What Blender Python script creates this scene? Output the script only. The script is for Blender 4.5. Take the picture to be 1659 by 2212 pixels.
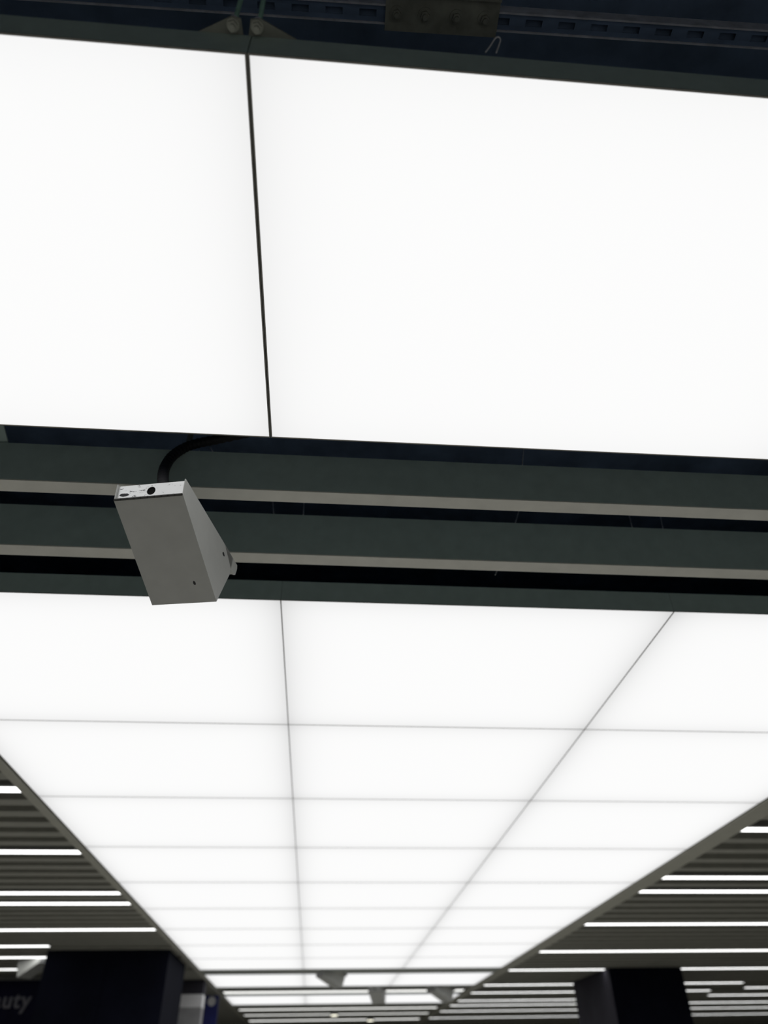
import bpy, bmesh, math, random
from mathutils import Vector, Matrix

random.seed(7)
scene = bpy.context.scene
for o in list(bpy.data.objects):
    bpy.data.objects.remove(o)
C = scene.collection

# ------------------------------------------------------------------ camera
S = 1.4                    # metres from the lens up to the underside of the light panels
EYE = 1.5                  # lens height above the floor
W_PX, H_PX, F_PX = 1659.0, 2212.0, 1534.0
PITCH, YAW, ROLL = map(math.radians, (39.0268, 5.2960, -1.1472))
_d = Vector((math.sin(YAW) * math.cos(PITCH), math.cos(YAW) * math.cos(PITCH), math.sin(PITCH)))
_r = Vector((math.cos(YAW), -math.sin(YAW), 0))
_u = _r.cross(_d)
CR = math.cos(ROLL) * _r + math.sin(ROLL) * _u
CU = -math.sin(ROLL) * _r + math.cos(ROLL) * _u
CD = _d
cam = bpy.data.cameras.new('camera')
cam_o = bpy.data.objects.new('camera', cam)
C.objects.link(cam_o)
cam.sensor_fit = 'HORIZONTAL'
cam.sensor_width = 36.0
cam.lens = F_PX / W_PX * 36.0
cam.clip_start = 0.05
cam.clip_end = 200
m = Matrix.Identity(4)
for i in range(3):
    m[i][0], m[i][1], m[i][2] = CR[i], CU[i], -CD[i]
m[2][3] = EYE
cam_o.matrix_world = m
cam.dof.use_dof = True
cam.dof.focus_distance = 1.80
cam.dof.aperture_fstop = 2.6
scene.camera = cam_o

# ------------------------------------------------------------------ world, exposure
world = bpy.data.worlds.new('world')
scene.world = world
world.use_nodes = True
world.node_tree.nodes['Background'].inputs[0].default_value = (0, 0, 0, 1)
world.node_tree.nodes['Background'].inputs[1].default_value = 0.0
scene.view_settings.view_transform = 'Standard'
scene.view_settings.look = 'None'
scene.view_settings.exposure = 0.0
scene.view_settings.gamma = 1.0
scene.view_settings.use_curve_mapping = False
scene.cycles.max_bounces = 4
scene.cycles.diffuse_bounces = 4
scene.cycles.glossy_bounces = 2
PANEL_L = 0.978            # luminance of the backlit panels
STRIP_L = 3.1              # luminance of the linear strip lights


# ------------------------------------------------------------------ helpers
def V(x, y, z):
    """plan position in units of the panel height above the lens -> metres"""
    return Vector((x * S, y * S, EYE + z * S))


def ray(px, py):
    return CR * ((px - W_PX / 2) / F_PX) - CU * ((py - H_PX / 2) / F_PX) + CD


def at(px, py, z):
    v = ray(px, py)
    v = v * (z / v.z)
    return V(v.x, v.y, v.z)


def at_y(px, py, y):
    v = ray(px, py)
    v = v * (y / v.y)
    return V(v.x, v.y, v.z)


def mat(name, col, rough=0.55, metal=0.0, var=0.12, scale=9.0, spec=0.4, bump=0.0, stretch=None):
    mt = bpy.data.materials.new(name)
    mt.use_nodes = True
    nt = mt.node_tree
    b = nt.nodes['Principled BSDF']
    b.inputs['Roughness'].default_value = rough
    b.inputs['Metallic'].default_value = metal
    b.inputs['Specular IOR Level'].default_value = spec
    tc = nt.nodes.new('ShaderNodeTexCoord')
    mp = nt.nodes.new('ShaderNodeMapping')
    if stretch:
        mp.inputs['Scale'].default_value = stretch
    nz = nt.nodes.new('ShaderNodeTexNoise')
    nz.inputs['Scale'].default_value = scale
    nz.inputs['Detail'].default_value = 5
    nt.links.new(tc.outputs['Object'], mp.inputs[0])
    nt.links.new(mp.outputs[0], nz.inputs['Vector'])
    cr = nt.nodes.new('ShaderNodeValToRGB')
    lo = [max(0, c * (1 - var)) for c in col]
    hi = [min(1, c * (1 + var)) for c in col]
    cr.color_ramp.elements[0].position = 0.3
    cr.color_ramp.elements[0].color = (*lo, 1)
    cr.color_ramp.elements[1].position = 0.7
    cr.color_ramp.elements[1].color = (*hi, 1)
    nt.links.new(nz.outputs['Fac'], cr.inputs[0])
    nt.links.new(cr.outputs[0], b.inputs['Base Color'])
    if bump:
        bp = nt.nodes.new('ShaderNodeBump')
        bp.inputs['Strength'].default_value = bump
        bp.inputs['Distance'].default_value = 0.002
        nt.links.new(nz.outputs['Fac'], bp.inputs['Height'])
        nt.links.new(bp.outputs[0], b.inputs['Normal'])
    return mt


def emit(name, col, strength):
    mt = bpy.data.materials.new(name)
    mt.use_nodes = True
    nt = mt.node_tree
    nt.nodes.remove(nt.nodes['Principled BSDF'])
    b = nt.nodes.new('ShaderNodeEmission')
    b.inputs['Color'].default_value = (*col, 1)
    b.inputs['Strength'].default_value = strength
    nt.links.new(b.outputs[0], nt.nodes['Material Output'].inputs['Surface'])
    return mt


_dm = {}


def diffuser_mat(wx, wy, ax=0.21, ay=0.12):
    """backlit acrylic sheet; the light sources behind it stop a little short of its rim"""
    key = (round(wx, 3), round(wy, 3))
    if key in _dm:
        return _dm[key]
    mt = bpy.data.materials.new('backlit_acrylic')
    mt.use_nodes = True
    nt = mt.node_tree
    nt.nodes.remove(nt.nodes['Principled BSDF'])
    b = nt.nodes.new('ShaderNodeEmission')
    b.inputs['Color'].default_value = (1.0, 1.0, 0.998, 1)
    nt.links.new(b.outputs[0], nt.nodes['Material Output'].inputs['Surface'])
    tc = nt.nodes.new('ShaderNodeTexCoord')
    sp = nt.nodes.new('ShaderNodeSeparateXYZ')
    nt.links.new(tc.outputs['Object'], sp.inputs[0])

    def mth(op, a, b_=None):
        n = nt.nodes.new('ShaderNodeMath')
        n.operation = op
        for i, q in enumerate((a, b_)):
            if q is None:
                continue
            if isinstance(q, (int, float)):
                n.inputs[i].default_value = q
            else:
                nt.links.new(q, n.inputs[i])
        return n.outputs[0]
    tot = None
    for o, w, a in ((sp.outputs[0], wx, ax), (sp.outputs[1], wy, ay)):
        d = mth('SUBTRACT', w / 2, mth('ABSOLUTE', o))
        e = mth('MULTIPLY', mth('POWER', 2.71828, mth('MULTIPLY', d, -1 / 0.068)), a)
        tot = e if tot is None else mth('ADD', tot, e)
    st = mth('MULTIPLY', mth('SUBTRACT', 1.0, tot), PANEL_L)
    nt.links.new(st, b.inputs['Strength'])
    _dm[key] = mt
    return mt


def bm_box(bm, x0, x1, y0, y1, z0, z1):
    vs = [bm.verts.new(p) for p in ((x0, y0, z0), (x1, y0, z0), (x1, y1, z0), (x0, y1, z0),
                                    (x0, y0, z1), (x1, y0, z1), (x1, y1, z1), (x0, y1, z1))]
    for f in ((3, 2, 1, 0), (4, 5, 6, 7), (0, 1, 5, 4), (1, 2, 6, 5), (2, 3, 7, 6), (3, 0, 4, 7)):
        bm.faces.new([vs[i] for i in f])
    return vs


def bm_prism(bm, pts, axis_vec):
    """closed polygon pts (Vectors) extruded along axis_vec"""
    a = [bm.verts.new(p) for p in pts]
    b = [bm.verts.new(Vector(p) + Vector(axis_vec)) for p in pts]
    bm.faces.new(a)
    bm.faces.new(list(reversed(b)))
    n = len(pts)
    for i in range(n):
        bm.faces.new((a[i], b[i], b[(i + 1) % n], a[(i + 1) % n]))


def bm_cyl(bm, p0, p1, r0, r1=None, n=16, cap=True):
    p0, p1 = Vector(p0), Vector(p1)
    r1 = r0 if r1 is None else r1
    d = (p1 - p0).normalized()
    a = d.orthogonal().normalized()
    b = d.cross(a)
    A, B = [], []
    for i in range(n):
        t = 2 * math.pi * i / n
        v = a * math.cos(t) + b * math.sin(t)
        A.append(bm.verts.new(p0 + v * r0))
        B.append(bm.verts.new(p1 + v * r1))
    for i in range(n):
        bm.faces.new((A[i], A[(i + 1) % n], B[(i + 1) % n], B[i]))
    if cap:
        bm.faces.new(list(reversed(A)))
        bm.faces.new(B)


def bm_tube(bm, pts, rad, n=12):
    """tube along a polyline; rad is a number or a function of the index"""
    pts = [Vector(p) for p in pts]
    rings = []
    a = None
    for i, p in enumerate(pts):
        d = (pts[min(i + 1, len(pts) - 1)] - pts[max(i - 1, 0)]).normalized()
        a = d.orthogonal().normalized() if a is None else (a - d * a.dot(d)).normalized()
        b = d.cross(a)
        r = rad(i) if callable(rad) else rad
        rings.append([bm.verts.new(p + (a * math.cos(2 * math.pi * k / n) + b * math.sin(2 * math.pi * k / n)) * r)
                      for k in range(n)])
    for q, w in zip(rings, rings[1:]):
        for k in range(n):
            bm.faces.new((q[k], q[(k + 1) % n], w[(k + 1) % n], w[k]))
    bm.faces.new(list(reversed(rings[0])))
    bm.faces.new(rings[-1])


def mesh(name, bm, mt, smooth=False, bevel=0.0):
    if bevel:
        bmesh.ops.bevel(bm, geom=list(bm.edges), offset=bevel, segments=2, affect='EDGES', profile=0.5)
    bmesh.ops.recalc_face_normals(bm, faces=list(bm.faces))
    me = bpy.data.meshes.new(name)
    bm.to_mesh(me)
    bm.free()
    if isinstance(mt, (list, tuple)):
        for q in mt:
            me.materials.append(q)
    else:
        me.materials.append(mt)
    if smooth:
        for p in me.polygons:
            p.use_smooth = True
    return me


def glow_below(me, rim_mt):
    """only the downward face of a diffuser gives light; its rim and back are plain acrylic"""
    me.materials.append(rim_mt)
    for p in me.polygons:
        p.material_index = 0 if p.normal.z < -0.9 else 1


def place(name, me, parent=None, loc=(0, 0, 0)):
    o = bpy.data.objects.new(name, me)
    C.objects.link(o)
    o.parent = parent
    o.location = loc
    return o


def obj(name, bm, mt, parent=None, smooth=False, bevel=0.0, loc=(0, 0, 0)):
    return place(name, mesh(name, bm, mt, smooth, bevel), parent, loc)


def tag(o, label, cat, group=None):
    o['label'] = label
    o['category'] = cat
    if group:
        o['group'] = group
    return o


def thing(name, label, cat, loc=(0, 0, 0), group=None):
    o = bpy.data.objects.new(name, None)
    o.empty_display_size = 0.1
    C.objects.link(o)
    o.location = loc
    return tag(o, label, cat, group)


def struct(o):
    o['kind'] = 'structure'
    return o


def copy_tree(o, parent=None):
    c = o.copy()
    C.objects.link(c)
    c.parent = parent
    for ch in list(o.children):
        copy_tree(ch, c)
    return c


def box_obj(name, x0, x1, y0, y1, z0, z1, mt, parent=None):
    """box in metres"""
    bm = bmesh.new()
    bm_box(bm, x0, x1, y0, y1, z0, z1)
    return obj(name, bm, mt, parent)


ORD = ['first', 'second', 'third', 'fourth', 'fifth', 'sixth', 'seventh', 'eighth', 'ninth', 'tenth', 'eleventh',
       'twelfth', 'thirteenth', 'fourteenth', 'fifteenth', 'sixteenth', 'seventeenth', 'eighteenth', 'nineteenth',
       'twentieth']

# ------------------------------------------------------------------ materials
M_floor = mat('polished_floor', (0.47, 0.46, 0.43), 0.4, scale=3)
M_wall = mat('hall_wall', (0.12, 0.12, 0.125), 0.7, scale=2)
M_slab = mat('navy_void_paint', (0.13, 0.19, 0.31), 0.85, scale=6, var=0.3)
M_beam = mat('beam_paint', (0.83, 0.83, 0.765), 0.6, scale=14, var=0.05)
M_skirt = mat('panel_frame_grey', (0.45, 0.56, 0.54), 0.5, scale=20, var=0.05)
M_bezel = mat('bezel_dark', (0.27, 0.265, 0.24), 0.45, metal=0.3, scale=30, var=0.15)
M_slat = mat('slat_grey', (0.38, 0.38, 0.335), 0.6, scale=8, var=0.06)
M_slat_back = mat('slat_backing', (0.16, 0.16, 0.15), 0.9, scale=5, var=0.1)
M_trim = mat('trim_olive_grey', (0.52, 0.52, 0.45), 0.55, scale=10, var=0.05)
M_column = mat('column_navy', (0.006, 0.007, 0.014), 0.85, scale=3, var=0.2, spec=0.06)
M_column_side = mat('column_charcoal', (0.045, 0.043, 0.055), 0.8, scale=4, var=0.12, spec=0.1)
M_black = mat('black_rubber', (0.006, 0.006, 0.008), 0.6, scale=30, var=0.3)
M_hole = mat('hole_black', (0.002, 0.002, 0.002), 0.9, scale=30, var=0.1)
M_wire = mat('steel_wire', (0.75, 0.76, 0.8), 0.5, metal=0.0, scale=40, var=0.2)
M_green = mat('green_wire', (0.30, 0.52, 0.44), 0.5, metal=0.0, scale=40, var=0.2)
M_galv = mat('galvanised_channel', (0.50, 0.52, 0.60), 0.6, metal=0.0, scale=25, var=0.2)
M_plate = mat('splice_plate', (0.26, 0.27, 0.24), 0.6, metal=0.2, scale=18, var=0.25)
M_bolt = mat('zinc_bolt', (0.46, 0.48, 0.42), 0.5, metal=0.0, scale=60, var=0.2)
M_acrylic = mat('acrylic_rim', (0.5, 0.5, 0.5), 0.5, scale=30, var=0.03)
M_housing = mat('strip_housing', (0.2, 0.2, 0.19), 0.6, scale=20, var=0.05)
M_strip = emit('strip_glow', (1.0, 1.0, 0.985), STRIP_L)
M_strip_far = emit('strip_glow_far', (1.0, 1.0, 0.96), 1.6)

# ------------------------------------------------------------------ the hall
X_L, X_R, Y_B, Y_F = -13.5, 18.0, -6.0, 31.0
Z_SLAB = EYE + 1.62 * S
struct(box_obj('floor', X_L - 0.2, X_R + 0.2, Y_B - 0.2, Y_F + 0.2, -0.2, 0.0, M_floor))
struct(box_obj('ceiling', X_L - 0.2, X_R + 0.2, Y_B - 0.2, Y_F + 0.2, Z_SLAB, Z_SLAB + 0.25, M_slab))
struct(box_obj('wall_left', X_L - 0.2, X_L, Y_B, Y_F, 0, Z_SLAB, M_wall))
struct(box_obj('wall_right', X_R, X_R + 0.2, Y_B, Y_F, 0, Z_SLAB, M_wall))
struct(box_obj('wall_back', X_L - 0.2, X_R + 0.2, Y_B - 0.2, Y_B, 0, Z_SLAB, M_wall))
struct(box_obj('wall_front', X_L - 0.2, X_R + 0.2, Y_F, Y_F + 0.2, 0, Z_SLAB, M_wall))

# ------------------------------------------------------------------ backlit ceiling panels
XE = [-1.220, -0.128, 0.942, 2.027]          # seams across the hall
COLW = ['left', 'middle', 'right']
DEPTH = 0.0605                                 # height of a panel's frame
_pm = {}


def panel_meshes(wx, wy, bz):
    key = (round(wx, 3), round(wy, 3))
    if key in _pm:
        return _pm[key]
    hx, hy = wx / 2, wy / 2
    h = DEPTH * S
    bm = bmesh.new()                           # skirt: four thin side sheets and a lid
    t = 0.002
    bm_box(bm, -hx, hx, -hy, -hy + t, 0.003, h)
    bm_box(bm, -hx, hx, hy - t, hy, 0.003, h)
    bm_box(bm, -hx, -hx + t, -hy + t, hy - t, 0.003, h)
    bm_box(bm, hx - t, hx, -hy + t, hy - t, 0.003, h)
    bm_box(bm, -hx + t, hx - t, -hy + t, hy - t, h - t, h)
    skirt = mesh('frame', bm, M_skirt)
    bm = bmesh.new()                           # rim: four slim bars
    for a, b, c, d in ((-hx, hx, -hy, -hy + bz), (-hx, hx, hy - bz, hy), (-hx, -hx + bz, -hy + bz, hy - bz),
                       (hx - bz, hx, -hy + bz, hy - bz)):
        bm_box(bm, a, b, c, d, 0.0, 0.0028)
    rim = mesh('rim', bm, M_bezel)
    bm = bmesh.new()
    bm_box(bm, -hx + bz, hx - bz, -hy + bz, hy - bz, 0.0015, 0.006)
    dif = mesh('diffuser', bm, diffuser_mat(wx, wy, *((0.11, 0.05) if bz > 0.003 else (0.21, 0.12))))
    glow_below(dif, M_acrylic)
    _pm[key] = (skirt, rim, dif)
    return _pm[key]


def panel(x0, x1, y0, y1, label, group, bz=0.0014, gx=0.0009, gy=0.0004):
    wx, wy = (x1 - x0 - gx) * S, (y1 - y0 - gy) * S
    sk, rm, df = panel_meshes(wx, wy, bz)
    t = thing('light_panel', label, 'light panel', V((x0 + x1) / 2, (y0 + y1) / 2, 1.0), group)
    place('frame', sk, t)
    place('rim', rm, t)
    place('diffuser', df, t)
    return t


NEAR = (0.337, 1.010)
FIELD0, ROW = 1.6126, 0.8245
for c in range(3):
    panel(XE[c], XE[c + 1], *NEAR,
          ['big white backlit ceiling panel left of the dark seam, nearest the camera',
           'big white backlit ceiling panel right of the dark seam, nearest the camera',
           'white backlit ceiling panel of the nearest row, beyond the right picture edge'][c],
          'nearest row of ceiling panels', 0.0032, 0.0014)
for r in range(9):
    for c in range(3):
        panel(XE[c], XE[c + 1], FIELD0 + r * ROW, FIELD0 + (r + 1) * ROW,
              'white backlit ceiling panel, %s column, %s row beyond the two beams' % (COLW[c], ORD[r]),
              'ceiling panels of the long light field')
FIELD1 = FIELD0 + 9 * ROW
FAR_A, FAR_B = (9.46, 10.70), (11.78, 13.08)
for c in range(3):
    panel(XE[c], XE[c + 1], *FAR_A,
          'distant white ceiling panel in the band just past the long field, %s third' % COLW[c],
          'distant ceiling panels')
    panel(XE[c], XE[c + 1], *FAR_B,
          'most distant white ceiling panel, behind the far hanging boxes, %s third' % COLW[c],
          'distant ceiling panels')
for r in range(3):
    for c in range(3):
        panel(XE[c], XE[c + 1], -0.27 - (r + 1) * ROW, -0.27 - r * ROW,
              'white backlit ceiling panel behind the camera, %s column, %s row back' % (COLW[c], ORD[r]), 'ceiling panels behind the camera')


# ------------------------------------------------------------------ beams in the open gaps
def beam(y0, y1, z1, label, z0=1.0):
    """folded sheet-metal beam: slim box with a lip along its lower edges"""
    xa, xb = (XE[0] - 0.02) * S, (XE[3] + 0.02) * S
    w, h = (y1 - y0) * S, (z1 - z0) * S
    t = thing('metal_beam', label, 'beam', V(0, (y0 + y1) / 2, z0), 'beams in the gaps between panels')
    bm = bmesh.new()
    bm_box(bm, xa, xb, -w / 2, w / 2, 0, 0.004)
    obj('soffit', bm, M_beam, t)
    for s in (-1, 1):
        bm = bmesh.new()
        bm_box(bm, xa, xb, min(s * w / 2, s * (w / 2 - 0.003)), max(s * w / 2, s * (w / 2 - 0.003)), 0.004, h)
        obj('side', bm, M_skirt, t)
    bm = bmesh.new()
    bm_box(bm, xa, xb, -w / 2 + 0.003, w / 2 - 0.003, h - 0.004, h)
    obj('lid', bm, M_skirt, t)
    return t


B1 = (1.170, 1.207, 1.107)
B2 = (1.404, 1.444, 1.123)
beam(*B1, 'long pale metal beam passing behind the top of the wedge box, nearer of two')
beam(*B2, 'long pale metal beam passing behind the middle of the wedge box, farther of two')
beam(9.13, 9.18, 1.05, 'distant dark beam in the gap at the end of the long light field')
beam(9.28, 9.34, 1.05, 'second distant dark beam just before the far panel band')
beam(10.82, 10.90, 1.05, 'distant dark beam beneath which two far boxes hang')
beam(13.24, 13.30, 1.05, 'farthest dark beam past the last white panel band')
beam(-0.10, -0.063, 1.107, 'pale metal beam in the gap above the camera')

# ------------------------------------------------------------------ slatted side ceilings with strip lights
Y0S, Y1S = -3.0, 21.0
LX0, LX1 = -9.3, XE[0] - 0.050
RX0, RX1 = XE[3] + 0.125, 12.4
SLAT_W, SLAT_H = 0.082, 0.075


def hbox(name, x0, x1, y0, y1, z0, z1, mt, parent=None):
    a, b = V(x0, y0, z0), V(x1, y1, z1)
    return box_obj(name, a.x, b.x, a.y, b.y, a.z, b.z, mt, parent)


ceil_l = struct(hbox('ceiling_left', LX0, LX1, Y0S, Y1S, 1.10, 1.13, M_slat_back))
ceil_r = struct(hbox('ceiling_right', RX0, RX1, Y0S, Y1S, 1.10, 1.13, M_slat_back))
struct(hbox('trim_1', LX1, XE[0] - 0.010, Y0S, Y1S, 0.995, 1.13, M_trim))
struct(hbox('trim_2', XE[3] + 0.007, RX0, Y0S, Y1S, 0.995, 1.13, M_trim))

L_PITCH, L_ORG = 0.1695, 3.180
R_PITCH, R_ORG = 0.2144, 3.696
LE = (LX0, -2.31)
L_LIT = [(0.98, None), (1.99, None), (3.176, None), (4.197, None), (5.222, None), (5.553, None), (6.568, None),
         (7.376, LE), (8.045, LE), (8.880, LE)]
R_LIT = [(1.3, None), (2.4, None), (3.696, None), (4.768, None), (5.174, None), (6.409, None), (7.885, None), (9.27, None),
         (10.75, (RX0, 5.62)), (11.38, (5.95, RX1)), (11.70, (RX0, 5.60)), (12.40, (5.88, RX1)), (12.84, (RX0, 5.0)),
         (13.62, None), (14.72, None), (16.20, None)]
if True:
    a = (LX1 - LX0) * S
    bm = bmesh.new()
    bm_box(bm, -a, 0, -SLAT_W * S / 2, SLAT_W * S / 2, 0, SLAT_H * S)
    slat_l = mesh('slat', bm, M_slat)
    a = (RX1 - RX0) * S
    bm = bmesh.new()
    bm_box(bm, 0, a, -SLAT_W * S / 2, SLAT_W * S / 2, 0, SLAT_H * S)
    slat_r = mesh('slat', bm, M_slat)


def strip_light(x0, x1, y, label, group, z=1.0, w=0.072, mt=None, rods=False):
    t = thing('strip_light', label, 'strip light', V((x0 + x1) / 2, y, z), group)
    hx, hw = (x1 - x0) * S / 2, w * S / 2
    bm = bmesh.new()
    bm_box(bm, -hx, hx, -hw, hw, 0.012, SLAT_H * S)
    obj('housing', bm, M_housing, t)
    bm = bmesh.new()
    bm_box(bm, -hx + 0.004, hx - 0.004, -hw, hw, 0.0, 0.012)
    glow_below(obj('diffuser', bm, mt or M_strip, t).data, M_acrylic)
    if rods:
        for x in (-hx * 0.7, 0.0, hx * 0.7):
            bm = bmesh.new()
            bm_cyl(bm, (x, 0, SLAT_H * S), (x, 0, Z_SLAB - t.location.z), 0.005, n=8)
            obj('hanger_rod', bm, M_wire, t)
    return t


for side, lit, org_y, pitch, par, me, xa, xb in (('left', L_LIT, L_ORG, L_PITCH, ceil_l, slat_l, LX0, LX1),
                                                 ('right', R_LIT, R_ORG, R_PITCH, ceil_r, slat_r, RX0, RX1)):
    n = 0
    for y, seg in lit:
        if y < 3:
            lab = 'white strip light in the %s slatted ceiling beside the %s, outside the picture' % (
                side, 'nearest panels' if y < 1.5 else 'first field panels')
        else:
            lab = 'white strip light in the %s slatted ceiling, %s from the nearest' % (side, ORD[n])
            n += 1
        x0, x1 = seg or (xa, xb)
        strip_light(x0, x1, y, lab, 'strip lights of the %s ceiling' % side)
    k = -40
    while org_y + k * pitch < Y1S - 0.1:
        y = org_y + k * pitch
        k += 1
        if y > Y0S + 0.1 and min(abs(y - q) for q, _ in lit) > 0.0785:
            place('slat', me, par, V(xb if side == 'left' else xa, y, 1.0))

# linear lights across the far end of the central bay
for y, w, lab in ((11.35, 0.20, 'grey-white strip light crossing the bay before the last white panels'),
                  (13.95, 0.16, 'dim strip light crossing the bay just past the last white panels'),
                  (15.05, 0.13, 'dim strip light crossing the far bay, next to last'),
                  (16.35, 0.20, 'dim strip light crossing the far bay, last at the bottom edge')):
    strip_light(XE[0] + 0.03, XE[3] - 0.03, y, lab, 'strip lights across the far bay', w=w, mt=M_strip_far, rods=(y < 13))
far_c = struct(hbox('ceiling_far', XE[0], XE[3], 13.40, Y1S, 1.10, 1.13, M_slat_back))
bm = bmesh.new()
bm_box(bm, 0, (XE[3] - XE[0]) * S, -0.06, 0.06, 0, SLAT_H * S)
slat_c = mesh('slat', bm, M_slat)
y = 13.5
while y < 18.2:
    if min(abs(y - q) for q in (13.95, 15.05, 16.35)) > 0.16:
        place('slat', slat_c, far_c, V(XE[0], y, 1.0))
    y += 0.17

# ------------------------------------------------------------------ wedge box under the two beams
TH, RO = 0.2561, -0.0628
KB = 0.850 / 0.988            # the box hangs on a stem, a little below the beams
BW = 0.1542 * S * KB


def metal_paint(name, base, flecks, rough, marks=(), metal=0.0):
    """painted sheet metal with dark scuffs; marks are (x, y, z, rx, ry, rz) blotches in object space"""
    mt = mat(name, base, rough, metal=metal, var=0.04, scale=16)
    nt = mt.node_tree
    b = nt.nodes['Principled BSDF']
    src = b.inputs['Base Color'].links[0].from_socket
    tc = nt.nodes.new('ShaderNodeTexCoord')
    nz = nt.nodes.new('ShaderNodeTexNoise')
    nz.inputs['Scale'].default_value = 55
    nz.inputs['Detail'].default_value = 6
    nz.inputs['Roughness'].default_value = 0.7
    mp = nt.nodes.new('ShaderNodeMapping')
    mp.inputs['Scale'].default_value = (0.6, 1.0, 1.6)
    nt.links.new(tc.outputs['Object'], mp.inputs[0])
    nt.links.new(mp.outputs[0], nz.inputs['Vector'])
    rp = nt.nodes.new('ShaderNodeValToRGB')
    rp.color_ramp.elements[0].position = flecks
    rp.color_ramp.elements[1].position = flecks + 0.05
    rp.color_ramp.elements[0].color = (0, 0, 0, 1)
    rp.color_ramp.elements[1].color = (1, 1, 1, 1)
    nt.links.new(nz.outputs['Fac'], rp.inputs[0])
    fac = rp.outputs[0]
    for (x, y, z, rx, ry, rz) in marks:
        m2 = nt.nodes.new('ShaderNodeMapping')
        m2.vector_type = 'POINT'
        m2.inputs['Scale'].default_value = (1 / rx, 1 / ry, 1 / rz)
        m2.inputs['Location'].default_value = (-x / rx, -y / ry, -z / rz)
        nt.links.new(tc.outputs['Object'], m2.inputs[0])
        ln = nt.nodes.new('ShaderNodeVectorMath')
        ln.operation = 'LENGTH'
        nt.links.new(m2.outputs[0], ln.inputs[0])
        ad = nt.nodes.new('ShaderNodeMath')
        ad.operation = 'MULTIPLY_ADD'
        nt.links.new(nz.outputs['Fac'], ad.inputs[0])
        ad.inputs[1].default_value = 1.6
        nt.links.new(ln.outputs['Value'], ad.inputs[2])
        lt = nt.nodes.new('ShaderNodeMath')
        lt.operation = 'LESS_THAN'
        nt.links.new(ad.outputs[0], lt.inputs[0])
        lt.inputs[1].default_value = 1.65
        mx = nt.nodes.new('ShaderNodeMath')
        mx.operation = 'MAXIMUM'
        nt.links.new(fac, mx.inputs[0])
        nt.links.new(lt.outputs[0], mx.inputs[1])
        fac = mx.outputs[0]
    mix = nt.nodes.new('ShaderNodeMix')
    mix.data_type = 'RGBA'
    nt.links.new(fac, mix.inputs[0])
    nt.links.new(src, mix.inputs[6])
    mix.inputs[7].default_value = (0.03, 0.03, 0.032, 1)
    nt.links.new(mix.outputs[2], b.inputs['Base Color'])
    return mt


uB, vB = 0.0065 * S * KB, 0.0382 * S * KB
uC, vC = 0.2552 * S * KB, 0.1419 * S * KB
uD, vD = 0.2902 * S * KB, 0.0467 * S * KB
uT = 0.3231 * S * KB
hw = BW / 2
_fr = 0.80
M_box = metal_paint('box_paint', (0.62, 0.63, 0.605), 0.80, 0.48,
                    marks=((hw - 0.045, uB + (uC - uB) * 0.80, -(vB + (vC - vB) * 0.80), 0.0045, 0.008, 0.008),
                           (hw, uD * 0.82, -0.030, 0.02, 0.010, 0.006)), metal=0.05)
M_endplate = metal_paint('end_plate_paint', (0.86, 0.87, 0.87), 0.605, 0.35,
                         marks=((-hw + 0.022, 0.004, -0.028, 0.016, 0.02, 0.006),
                                (-hw + 0.062, 0.004, -0.044, 0.012, 0.02, 0.004)), metal=0.6)


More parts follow.
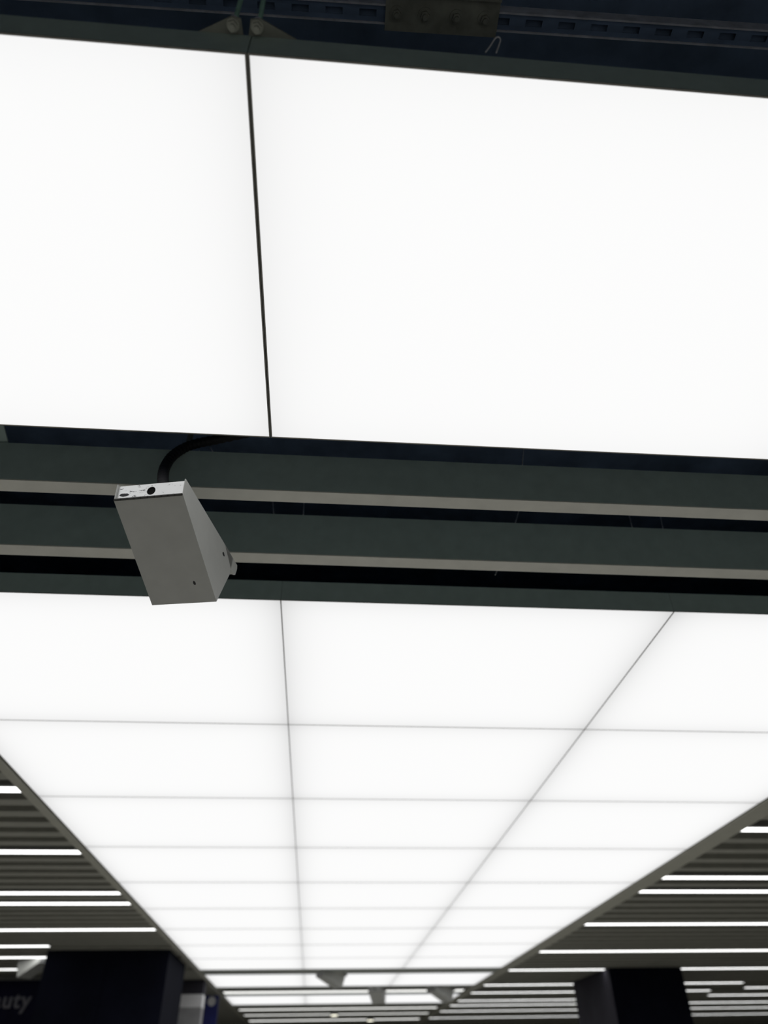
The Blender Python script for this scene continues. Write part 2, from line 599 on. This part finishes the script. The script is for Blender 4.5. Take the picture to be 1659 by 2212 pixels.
def make_box(label, detail=True):
    t = thing('wedge_box', label, 'metal box', (0, 0, 0), 'metal wedge boxes under the ceiling')
    prof = [(0.0, 0.0), (uB, -vB), (uC, -vC), (uD, -vD), (uD, 0.0)]
    ths = 0.0025
    bm = bmesh.new()
    # two side cheeks, bottom sheet, rear sheet, top sheet: one folded shell, open at the hinged end
    for x0 in (-hw, hw - ths):
        bm_prism(bm, [Vector((x0, u, v)) for u, v in prof], (ths, 0, 0))

    def sheet(p, q):
        (u0, v0), (u1, v1) = p, q
        nn = Vector((0, v1 - v0, -(u1 - u0))).normalized() * ths
        pts = [Vector((-hw + ths, u0, v0)), Vector((-hw + ths, u1, v1)), Vector((-hw + ths, u1, v1)) - nn,
               Vector((-hw + ths, u0, v0)) - nn]
        bm_prism(bm, pts, (BW - 2 * ths, 0, 0))
    sheet((uB, -vB), (uC, -vC))
    sheet((uC, -vC), (uD, -vD))
    sheet((uD, -vD), (uD, 0.0))
    sheet((uD, 0.0), (0.008, 0.0))
    obj('body', bm, M_box, t)
    # inset end plate with a round cable hole
    du = (uB) / vB
    bm = bmesh.new()
    ins = 0.006
    x0, x1 = -hw + ths + 0.0006, hw - ths - 0.0006
    hx, hv, hr = 0.001, -0.022, 0.0115
    N = 24
    outer, inner = [], []
    for i in range(N):
        a = 2 * math.pi * (i + 0.5) / N
        cx, cv = math.cos(a), math.sin(a)
        k = min((x1 - hx if cx > 0 else hx - x0) / max(abs(cx), 1e-6),
                (-0.002 - hv if cv > 0 else hv + vB - 0.001) / max(abs(cv), 1e-6))
        outer.append((hx + cx * k, hv + cv * k))
        inner.append((hx + cx * hr, hv + cv * hr))
    # snap the ring to the four corners
    for cxy in ((x0, -0.002), (x1, -0.002), (x0, -vB + 0.001), (x1, -vB + 0.001)):
        j = min(range(N), key=lambda q: (outer[q][0] - cxy[0]) ** 2 + ((outer[q][1] - cxy[1]) * 3) ** 2)
        outer[j] = cxy

    def uv(x, v, d):
        return Vector((x, ins + d - v * du, v))
    rings = [[bm.verts.new(uv(x, v, d)) for x, v in lst] for lst, d in
             ((outer, 0), (inner, 0), (inner, 0.002), (outer, 0.002))]
    for q in range(4):
        A, B = rings[q], rings[(q + 1) % 4]
        for i in range(N):
            bm.faces.new((A[i], A[(i + 1) % N], B[(i + 1) % N], B[i]))
    ep = obj('end_plate', bm, M_endplate, t)
    if detail:
        bm = bmesh.new()
        c = uv(hx, hv, 0.003)
        bm_cyl(bm, c, c + Vector((0, 0.02, 0.004)), hr * 1.15, n=20)
        o = obj('cable_hole', bm, M_hole, ep)
        o['label'] = 'round black cable hole'
        bm = bmesh.new()                      # small pressed ring beside the hole
        c = uv(hx - 0.012, -vB + 0.010, -0.0006)
        bm_tube(bm, [c + Vector((math.cos(a) * 0.0045, 0, math.sin(a) * 0.0045)) for a in
                     [i * 2 * math.pi / 14 for i in range(15)]], 0.0005, 6)
        obj('pressed_ring', bm, M_endplate, ep)
        # piano hinge along the lower edge: a dark pin with knuckles
        bm = bmesh.new()
        pz = Vector((0, uB - 0.0010, -vB + 0.0010))
        bm_cyl(bm, pz + Vector((-hw + 0.001, 0, 0)), pz + Vector((hw - 0.001, 0, 0)), 0.0016, n=8)
        hinge = obj('hinge', bm, M_hinge_pin, t)
        bm = bmesh.new()
        bm_cyl(bm, (-0.0085, 0, 0), (0.0085, 0, 0), 0.0034, n=10)
        kn = mesh('knuckle', bm, M_hinge, smooth=False)
        for i in range(10):
            place('knuckle', kn, hinge, pz + Vector((-hw + 0.0108 + i * (BW - 0.0216) / 9, 0, 0)))
    # mounting bracket: folded plate over the rear of the box
    bm = bmesh.new()
    bm_prism(bm, [Vector((hw - 0.006, uD - 0.065, -0.001)), Vector((hw - 0.006, uT - 0.004, -0.001)),
                  Vector((hw - 0.006, uT, -0.012)), Vector((hw - 0.006, uT - 0.004, -0.034)),
                  Vector((hw - 0.006, uT - 0.012, -0.037)), Vector((hw - 0.006, uD, -0.037))], (0.006, 0, 0))
    bm_prism(bm, [Vector((-hw, uD + 0.0005, -0.037)), Vector((-hw, uT - 0.012, -0.037)),
                  Vector((-hw, uT - 0.012, -0.034)), Vector((-hw, uD + 0.0005, -0.034))], (BW - 0.006, 0, 0))
    bm_box(bm, -hw, hw - 0.006, uD + 0.0005, uT - 0.004, -0.004, -0.001)
    obj('mounting_bracket', bm, M_box, t)
    return t


M_hinge = mat('hinge_steel', (0.09, 0.09, 0.085), 0.4, metal=0.6, scale=60, var=0.3)
M_hinge_pin = mat('hinge_pin', (0.03, 0.03, 0.03), 0.5, metal=0.5, scale=60, var=0.3)
near_box = make_box('grey wedge-shaped metal box with hinged end and round hole, hanging in the foreground')
a_ax = Vector((math.sin(TH), math.cos(TH), 0))
s0 = Vector((math.cos(TH), -math.sin(TH), 0))
k0 = Vector((0, 0, -1))
s_ax = s0 * math.cos(RO) - k0 * math.sin(RO)
k_ax = k0 * math.cos(RO) + s0 * math.sin(RO)
A_pt = V(-0.3068 * KB, 1.1292 * KB, 0.988 * KB)
org = A_pt - s_ax * hw
mm = Matrix.Identity(4)
for i in range(3):
    mm[i][0], mm[i][1], mm[i][2], mm[i][3] = s_ax[i], a_ax[i], -k_ax[i], org[i]
near_box.matrix_world = mm
inv = mm.inverted()
st_u = (1.1885 * S - org.y) / a_ax.y
st_b = mm @ Vector((-0.070, st_u, -0.001))
st_t = Vector((st_b.x, st_b.y, EYE + S - 0.0005))
bm = bmesh.new()
bm_cyl(bm, inv @ st_b, inv @ (st_t - Vector((0, 0, 0.004))), 0.014, n=16)
bm_cyl(bm, inv @ st_b, inv @ (st_b + Vector((0, 0, 0.006))), 0.024, n=16)
q = inv @ st_t
bm_prism(bm, [inv @ (st_t + Vector((x, y, -0.004))) for x, y in ((-0.025, -0.02), (0.025, -0.02), (0.025, 0.02), (-0.025, 0.02))],
         inv.to_3x3() @ Vector((0, 0, 0.004)))
obj('stem', bm, M_bolt, near_box)

# corrugated black conduit rising from the box
ctrl = [at(356, 1062, 0.862), at(352, 1035, 0.935), at(357, 1008, 1.02), at(376, 982, 1.075), at(412, 962, 1.122),
        at(470, 949, 1.150), at(560, 930, 1.165), at(700, 905, 1.17)]


def catmull(P, n=14):
    out = []
    for i in range(len(P) - 1):
        p0, p1, p2, p3 = P[max(i - 1, 0)], P[i], P[i + 1], P[min(i + 2, len(P) - 1)]
        for k in range(n):
            t = k / n
            out.append(0.5 * ((2 * p1) + (p2 - p0) * t + (2 * p0 - 5 * p1 + 4 * p2 - p3) * t * t
                              + (3 * p1 - p0 - 3 * p2 + p3) * t ** 3))
    out.append(P[-1])
    return out


bm = bmesh.new()
bm_tube(bm, catmull(ctrl, 20), lambda i: 0.0145 + (0.0014 if (i // 2) % 2 else 0.0), 14)
tag(obj('cable_conduit', bm, M_black, smooth=True),
    'thick black corrugated cable conduit curving up from the wedge box', 'cable')

# far copies of the same box
far_boxes = [
    (at(690, 2100, 1.0).x, 9.29, 58, 'far pale wedge box in front of the nearest far panel band, left of the others'),
    (at(808, 2134, 1.0).x, 10.83, 15, 'far grey wedge box hanging in the middle of the last white panel band'),
    (at(928, 2133, 1.0).x, 10.83, 55, 'far grey wedge box hanging at the right of the last white panel band'),
    (at(106, 2073, 1.0).x, 8.12, -58, 'far blurred grey wedge box beside the dark column on the left'),
]
for bx, by, yw, lab in far_boxes:
    b = copy_tree(near_box)
    for ch in list(b.children):
        if ch.name.startswith('stem'):
            bpy.data.objects.remove(ch)
    b['label'] = lab
    b.matrix_world = (Matrix.Translation(V(bx / S, by, 0.9985)) @ Matrix.Rotation(-math.radians(yw), 4, 'Z')
                      @ Matrix.Diagonal((*([1.28 if by > 10 else 1.15] * 3), 1)))

# ------------------------------------------------------------------ hangers and things in the void
def wire(p0, p1, label, r=0.0018, mt=None, name='hanger_wire', cat='wire', group='hanger wires in the void'):
    bm = bmesh.new()
    bm_tube(bm, [p0 + (p1 - p0) * (i / 4.0) for i in range(5)], r, 8)
    return tag(obj(name, bm, mt or M_wire, smooth=True), label, cat, group)


ZT = 1.60
for (bx, by, tx, ty, z, lab) in (
        (1127, 1021, 1131, 972, B1[2], 'thin hanger wire rising from the nearer beam, right half'),
        (592, 1121, 590, 1092, B2[2], 'leftmost thin hanger wire rising between the two beams'),
        (655, 1123, 656, 1094, B2[2], 'second thin hanger wire from the left between the two beams'),
        (1110, 1139, 1118, 1113, B2[2], 'slanted thin hanger wire in the middle between the two beams'),
        (1368, 1149, 1361, 1120, B2[2], 'thin hanger wire between the two beams, left of the right pair'),
        (1434, 1152, 1428, 1122, B2[2], 'rightmost thin hanger wire between the two beams'),
        (1070, 1242, 1077, 1222, 1 + DEPTH, 'short thin wire rising from the frame beyond the farther beam')):
    p0 = at(bx, by, z)
    ext = 3.2
    p1 = at(bx + (tx - bx) * ext, by + (ty - by) * ext, ZT)
    p1.y = max(p1.y, p0.y - 0.3)
    wire(p0, p1, lab)

# pale wire bits and a strap by the conduit
bm = bmesh.new()
bm_tube(bm, [at(424, 986, B1[2]), at(430, 974, 1.13), at(437, 988, B1[2])], 0.002, 8)
tag(obj('cable_clip', bm, M_wire), 'small pale bent wire clip beside the black conduit', 'clip')
wire(at(466, 990, B1[2]), at(455, 966, 1.16), 'short pale wire end standing right of the black conduit', r=0.002,
     name='wire_end')
bm = bmesh.new()
sp0 = at(406, 966, 1.175)
bm_box(bm, sp0.x - 0.009, sp0.x + 0.009, sp0.y - 0.0015, sp0.y + 0.0015, sp0.z, Z_SLAB)
tag(obj('hanger_strap', bm, M_plate), 'short grey metal strap above the black conduit', 'strap')
# bracket at the left picture edge
bm = bmesh.new()
bm_prism(bm, [at(-34, 905, 1.13), at(4, 905, 1.13), at(20, 968, B1[2]), at(-34, 968, B1[2])], (0, 0, 0.006))
tag(obj('hanger_bracket', bm, M_skirt), 'dark grey hanger bracket above the nearer beam at the left edge', 'bracket')

# slotted channel above the nearest panels
CZ = 1.40
ca, cb = at(370, 0, CZ), at(1659, 60, CZ)
cdir = Vector((1, (at(1659, 85, CZ).y - at(1080, 46, CZ).y) / (at(1659, 85, CZ).x - at(1080, 46, CZ).x), 0)).normalized()
cmid = at(1080, 46, CZ)
ch_w = 0.041
chan = thing('slotted_channel', 'dark slotted steel channel running above the nearest panels, top right', 'channel', cmid)
chan.rotation_euler = (0, 0, math.atan2(cdir.y, cdir.x))
xa, xb = -1.4, 1.6
for s in (-1, 1):
    bm = bmesh.new()
    y0, y1 = sorted((s * ch_w / 2, s * (ch_w / 2 - 0.0040)))
    bm_box(bm, xa, xb, y0, y1, -0.006, 0.041)
    obj('flange', bm, M_galv, chan)
    bm = bmesh.new()
    y0, y1 = sorted((s * (ch_w / 2 - 0.0040), s * 0.007))
    bm_box(bm, xa, xb, y0, y1, 0.0, 0.0025)
    obj('web_edge', bm, M_slab, chan)
bm = bmesh.new()
bm_box(bm, -0.0195, 0.0195, -0.007, 0.007, 0.0, 0.0025)
bridge = mesh('web_bridge', bm, M_slab)
x = xa + 0.02
while x < xb:
    place('web_bridge', bridge, chan, (x, 0, 0))
    x += 0.079
bm = bmesh.new()
bm_box(bm, xa, xb, -ch_w / 2 + 0.0025, ch_w / 2 - 0.0025, 0.016, 0.018)
obj('channel_back', bm, M_slab, chan)
for x in (xa + 0.1, xb - 0.1):
    bm = bmesh.new()
    bm_cyl(bm, (x, 0, 0.041), (x, 0, Z_SLAB - cmid.z), 0.005, n=8)
    obj('hanger_rod', bm, M_wire, chan)

# bolted splice plate
pl0, pl1 = at(830, 0, CZ), at(1078, 0, CZ)
plate = thing('splice_plate', 'dark bolted plate joining the slotted channel at the top edge', 'plate',
              at(954, 34, CZ) + Vector((0, 0, -0.012)))
plate.rotation_euler = chan.rotation_euler
pw = abs(pl1.x - pl0.x) / 2
bm = bmesh.new()
bm_box(bm, -pw, pw, -0.045, 0.034, 0.0, 0.005)
bm_box(bm, -pw, pw, -0.045, -0.040, -0.012, 0.0)
obj('plate_sheet', bm, M_plate, plate)
for px, py in ((857, 28), (918, 33), (986, 39), (1047, 44)):
    p = at(px, py, CZ - 0.012) - plate.location
    bm = bmesh.new()
    bm_cyl(bm, (p.x, p.y, -0.003), (p.x, p.y, 0.0), 0.016, n=20)
    bm_cyl(bm, (p.x, p.y, -0.013), (p.x, p.y, -0.003), 0.0105, n=6)
    bm_cyl(bm, (p.x, p.y, -0.020), (p.x, p.y, -0.013), 0.006, n=12)
    obj('bolt', bm, M_plate, plate)

# hairpin of thin wire on the panel frame
bm = bmesh.new()
hp = [at(1049, 113, 1.062), at(1060, 98, 1.075), at(1069, 84, 1.09), at(1076, 80, 1.095), at(1081, 86, 1.09),
      at(1077, 100, 1.075), at(1072, 114, 1.062)]
bm_tube(bm, catmull(hp, 5), 0.0013, 8)
tag(obj('wire_hairpin', bm, M_wire, smooth=True), 'thin hairpin of wire standing on the nearest panel frame', 'wire')

# suspension points at the seam of the nearest panels
for s, bx, by, lab in ((-1, 505, 57, 'left'), (1, 557, 61, 'right')):
    zc = 1 + DEPTH
    c = at(bx, by - 8, zc + 0.006)
    t = thing('panel_suspension', 'bolted suspension point with green wire at the panel seam, the %s one' % lab,
              'hanger', c, 'suspension points at the seam')
    yf = NEAR[0] * S + 0.0005
    bm = bmesh.new()
    z = V(0, 0, zc).z - c.z + 0.0005
    if s < 0:
        tri = [(-0.045 * S, yf - c.y), (-0.002 * S, -0.012), (0.010 * S, -0.010), (0.012 * S, yf - c.y)]
    else:
        tri = [(-0.012 * S, yf - c.y), (-0.008 * S, -0.010), (0.004 * S, -0.012), (0.050 * S, yf - c.y)]
    bm_prism(bm, [Vector((x, y, z)) for x, y in tri] +
             [Vector((tri[3][0], yf - c.y + 0.02, z)), Vector((tri[0][0], yf - c.y + 0.02, z))], (0, 0, 0.003))
    obj('ear_plate', bm, M_plate, t)
    bm = bmesh.new()
    bm_cyl(bm, (0, 0, z - 0.006), (0, 0, z), 0.0115, n=18)
    bm_cyl(bm, (0, 0, z - 0.014), (0, 0, z - 0.006), 0.0098, n=6)
    bm_cyl(bm, (0, 0, z - 0.022), (0, 0, z - 0.014), 0.006, n=14)
    obj('bolt', bm, M_bolt, t)
    bm = bmesh.new()
    bm_cyl(bm, (0, 0, z + 0.003), (0, 0, z + 0.016), 0.010, n=14)
    obj('clamp', bm, M_galv, t)
    tops = at(520, 0, 1.12) if s < 0 else at(569, 0, 1.12)
    mids = at(505 + 6, 33, 1.085) if s < 0 else at(563, 34, 1.085)
    up = Vector((tops.x + (0.01 if s < 0 else 0.004), tops.y, Z_SLAB))
    bm = bmesh.new()
    bm_tube(bm, [Vector((0, 0, z + 0.012)), mids - c, tops - c, up - c], 0.0045, 10)
    obj('suspension_wire', bm, M_green, t, smooth=True)

# ------------------------------------------------------------------ columns, sign and far fittings
def col_box(name, x0, x1, y0, y1, label, mt, side_mt=None, cap=True):
    t = thing(name, label, 'column', V((x0 + x1) / 2, (y0 + y1) / 2, 0) * 1.0)
    t.location.z = 0
    w, d, h = (x1 - x0) * S, (y1 - y0) * S, EYE + 0.998 * S
    bm = bmesh.new()
    bm_box(bm, -w / 2, w / 2, -d / 2 + 0.01, d / 2, 0, h)
    obj('shaft', bm, side_mt or mt, t)
    # front cladding in two sheets with a joint
    for a, b in ((-w / 2, -0.003), (0.003, w / 2)):
        bm = bmesh.new()
        bm_box(bm, a, b, -d / 2, -d / 2 + 0.01, 0.1, h - 0.002)
        obj('cladding_sheet', bm, mt, t)
    bm = bmesh.new()
    bm_box(bm, -w / 2 - 0.012, w / 2 + 0.012, -d / 2 - 0.012, d / 2 + 0.012, 0, 0.1)
    obj('plinth', bm, M_column_side, t)
    return t


col_box('column', -2.385, -1.315, 7.60, 8.62, 'wide black column under the left slatted ceiling', M_column)
col_box('column', 3.255, 4.090, 9.12, 10.50, 'black column with charcoal side under the right slatted ceiling', M_column,
        M_column_side)

# dark fascia with lettering, left
fy = 9.25
fx1 = at_y(86, 2130, fy).x
ftop = EYE + 0.995 * S
fas = thing('shop_fascia', 'dark navy shop fascia with grey lettering at the left edge', 'sign', (fx1 - 1.5, fy * S, 0))
M_fascia = mat('fascia_navy', (0.006, 0.006, 0.016), 0.85, scale=4, var=0.2, spec=0.06)
bm = bmesh.new()
bm_box(bm, -4.0, 1.5, 0, 0.15, 0, at_y(30, 2118, fy).z)
obj('board', bm, M_fascia, fas)
bm = bmesh.new()
bm_box(bm, -4.0, 1.5, 0.03, 0.15, at_y(30, 2118, fy).z, ftop)
obj('upstand', bm, M_slat_back, fas)
cu = bpy.data.curves.new('lettering', 'FONT')
cu.body = 'Beauty'
cu.align_x = 'RIGHT'
cu.size = 0.285
cu.space_character = 1.12
cu.extrude = 0.008
cu.offset = 0.006
tmp = bpy.data.objects.new('lettering_tmp', cu)
C.objects.link(tmp)
bpy.context.view_layer.update()
me = bpy.data.meshes.new_from_object(tmp.evaluated_get(bpy.context.evaluated_depsgraph_get()))
bpy.data.objects.remove(tmp)
M_letter = mat('letter_grey', (0.09, 0.087, 0.10), 0.7, scale=20, var=0.05)
me.materials.clear()
me.materials.append(M_letter)
tp = at_y(63, 2177, fy)
lo = place('lettering', me, fas, tp - fas.location + Vector((0, -0.009, 0)))
lo.rotation_euler = (math.pi / 2, 0, 0)
lo['label'] = 'grey lettering reading Beauty'

# grey clad pillar and blue sign seen past the left column
py_ = 9.9
a, b = at_y(390, 2150, py_), at_y(438, 2150, py_)
pil = thing('clad_pillar', 'pale grey metal-clad pillar just right of the wide black column', 'pillar',
            ((a.x + b.x) / 2, py_ * S + 0.15, 0))
M_clad = mat('grey_cladding', (0.30, 0.30, 0.31), 0.7, metal=0.0, scale=8, var=0.1)
M_lit_band_mark = mat('pale_lit_band_and_mark', (0.80, 0.80, 0.82), 0.6, metal=0.0, scale=8, var=0.05)  # light across the pillar put into colour; also colours the sign's mark
w = (b.x - a.x) / 2
zb0, zb1 = at_y(410, 2176, py_).z, at_y(410, 2148, py_).z
bm = bmesh.new()
bm_box(bm, -w, w, -0.15, 0.15, 0, zb0)
obj('shaft', bm, M_clad, pil)
bm = bmesh.new()
bm_box(bm, -w, w, -0.156, 0.156, zb0, zb1)
obj('band', bm, M_lit_band_mark, pil)  # bright lit stretch of the pillar, painted as a paler ring
bm = bmesh.new()
bm_box(bm, -w, w, -0.15, 0.15, zb1, EYE + 0.995 * S)
obj('head', bm, M_column_side, pil)

sy = 11.2
a, b = at_y(441, 2180, sy), at_y(470, 2180, sy)
top = at_y(455, 2150, sy).z
sg = thing('blue_sign', 'narrow deep blue upright sign with a pale round mark at its top', 'sign',
           ((a.x + b.x) / 2, sy * S, 0))
M_blue = mat('sign_blue', (0.018, 0.024, 0.16), 0.7, scale=10, var=0.1)
w = (b.x - a.x) / 2
bm = bmesh.new()
bm_box(bm, -w, w, 0, 0.06, 0.05, top)
obj('board', bm, M_blue, sg)
bm = bmesh.new()
bm_box(bm, -w - 0.05, w + 0.05, -0.15, 0.2, 0, 0.05)
obj('base', bm, M_column_side, sg)
bm = bmesh.new()
c = at_y(455, 2163, sy).z
bm_cyl(bm, (0, -0.006, c), (0, 0.0, c), w * 0.6, n=20)
obj('round_mark', bm, M_lit_band_mark, sg)

# two small round downlights in the far bay
for px, py, lab in ((722, 2193, 'small round downlight in the far bay, left one'),
                    (800, 2204, 'small round downlight in the far bay near the bottom edge')):
    p = at(px, py, 0.93)
    t = thing('downlight', lab, 'downlight', p, 'downlights in the far bay')
    bm = bmesh.new()
    bm_cyl(bm, (0, 0, 0), (0, 0, 0.05), 0.09, n=20)
    bm_cyl(bm, (0, 0, 0.05), (0, 0, EYE + 1.10 * S - p.z), 0.012, n=8)
    obj('can', bm, M_housing, t)
    bm = bmesh.new()
    bm_cyl(bm, (0, 0, -0.012), (0, 0, 0), 0.075, n=20)
    obj('lens', bm, emit('downlight_glow', (1.0, 0.97, 0.80), 2.4), t)
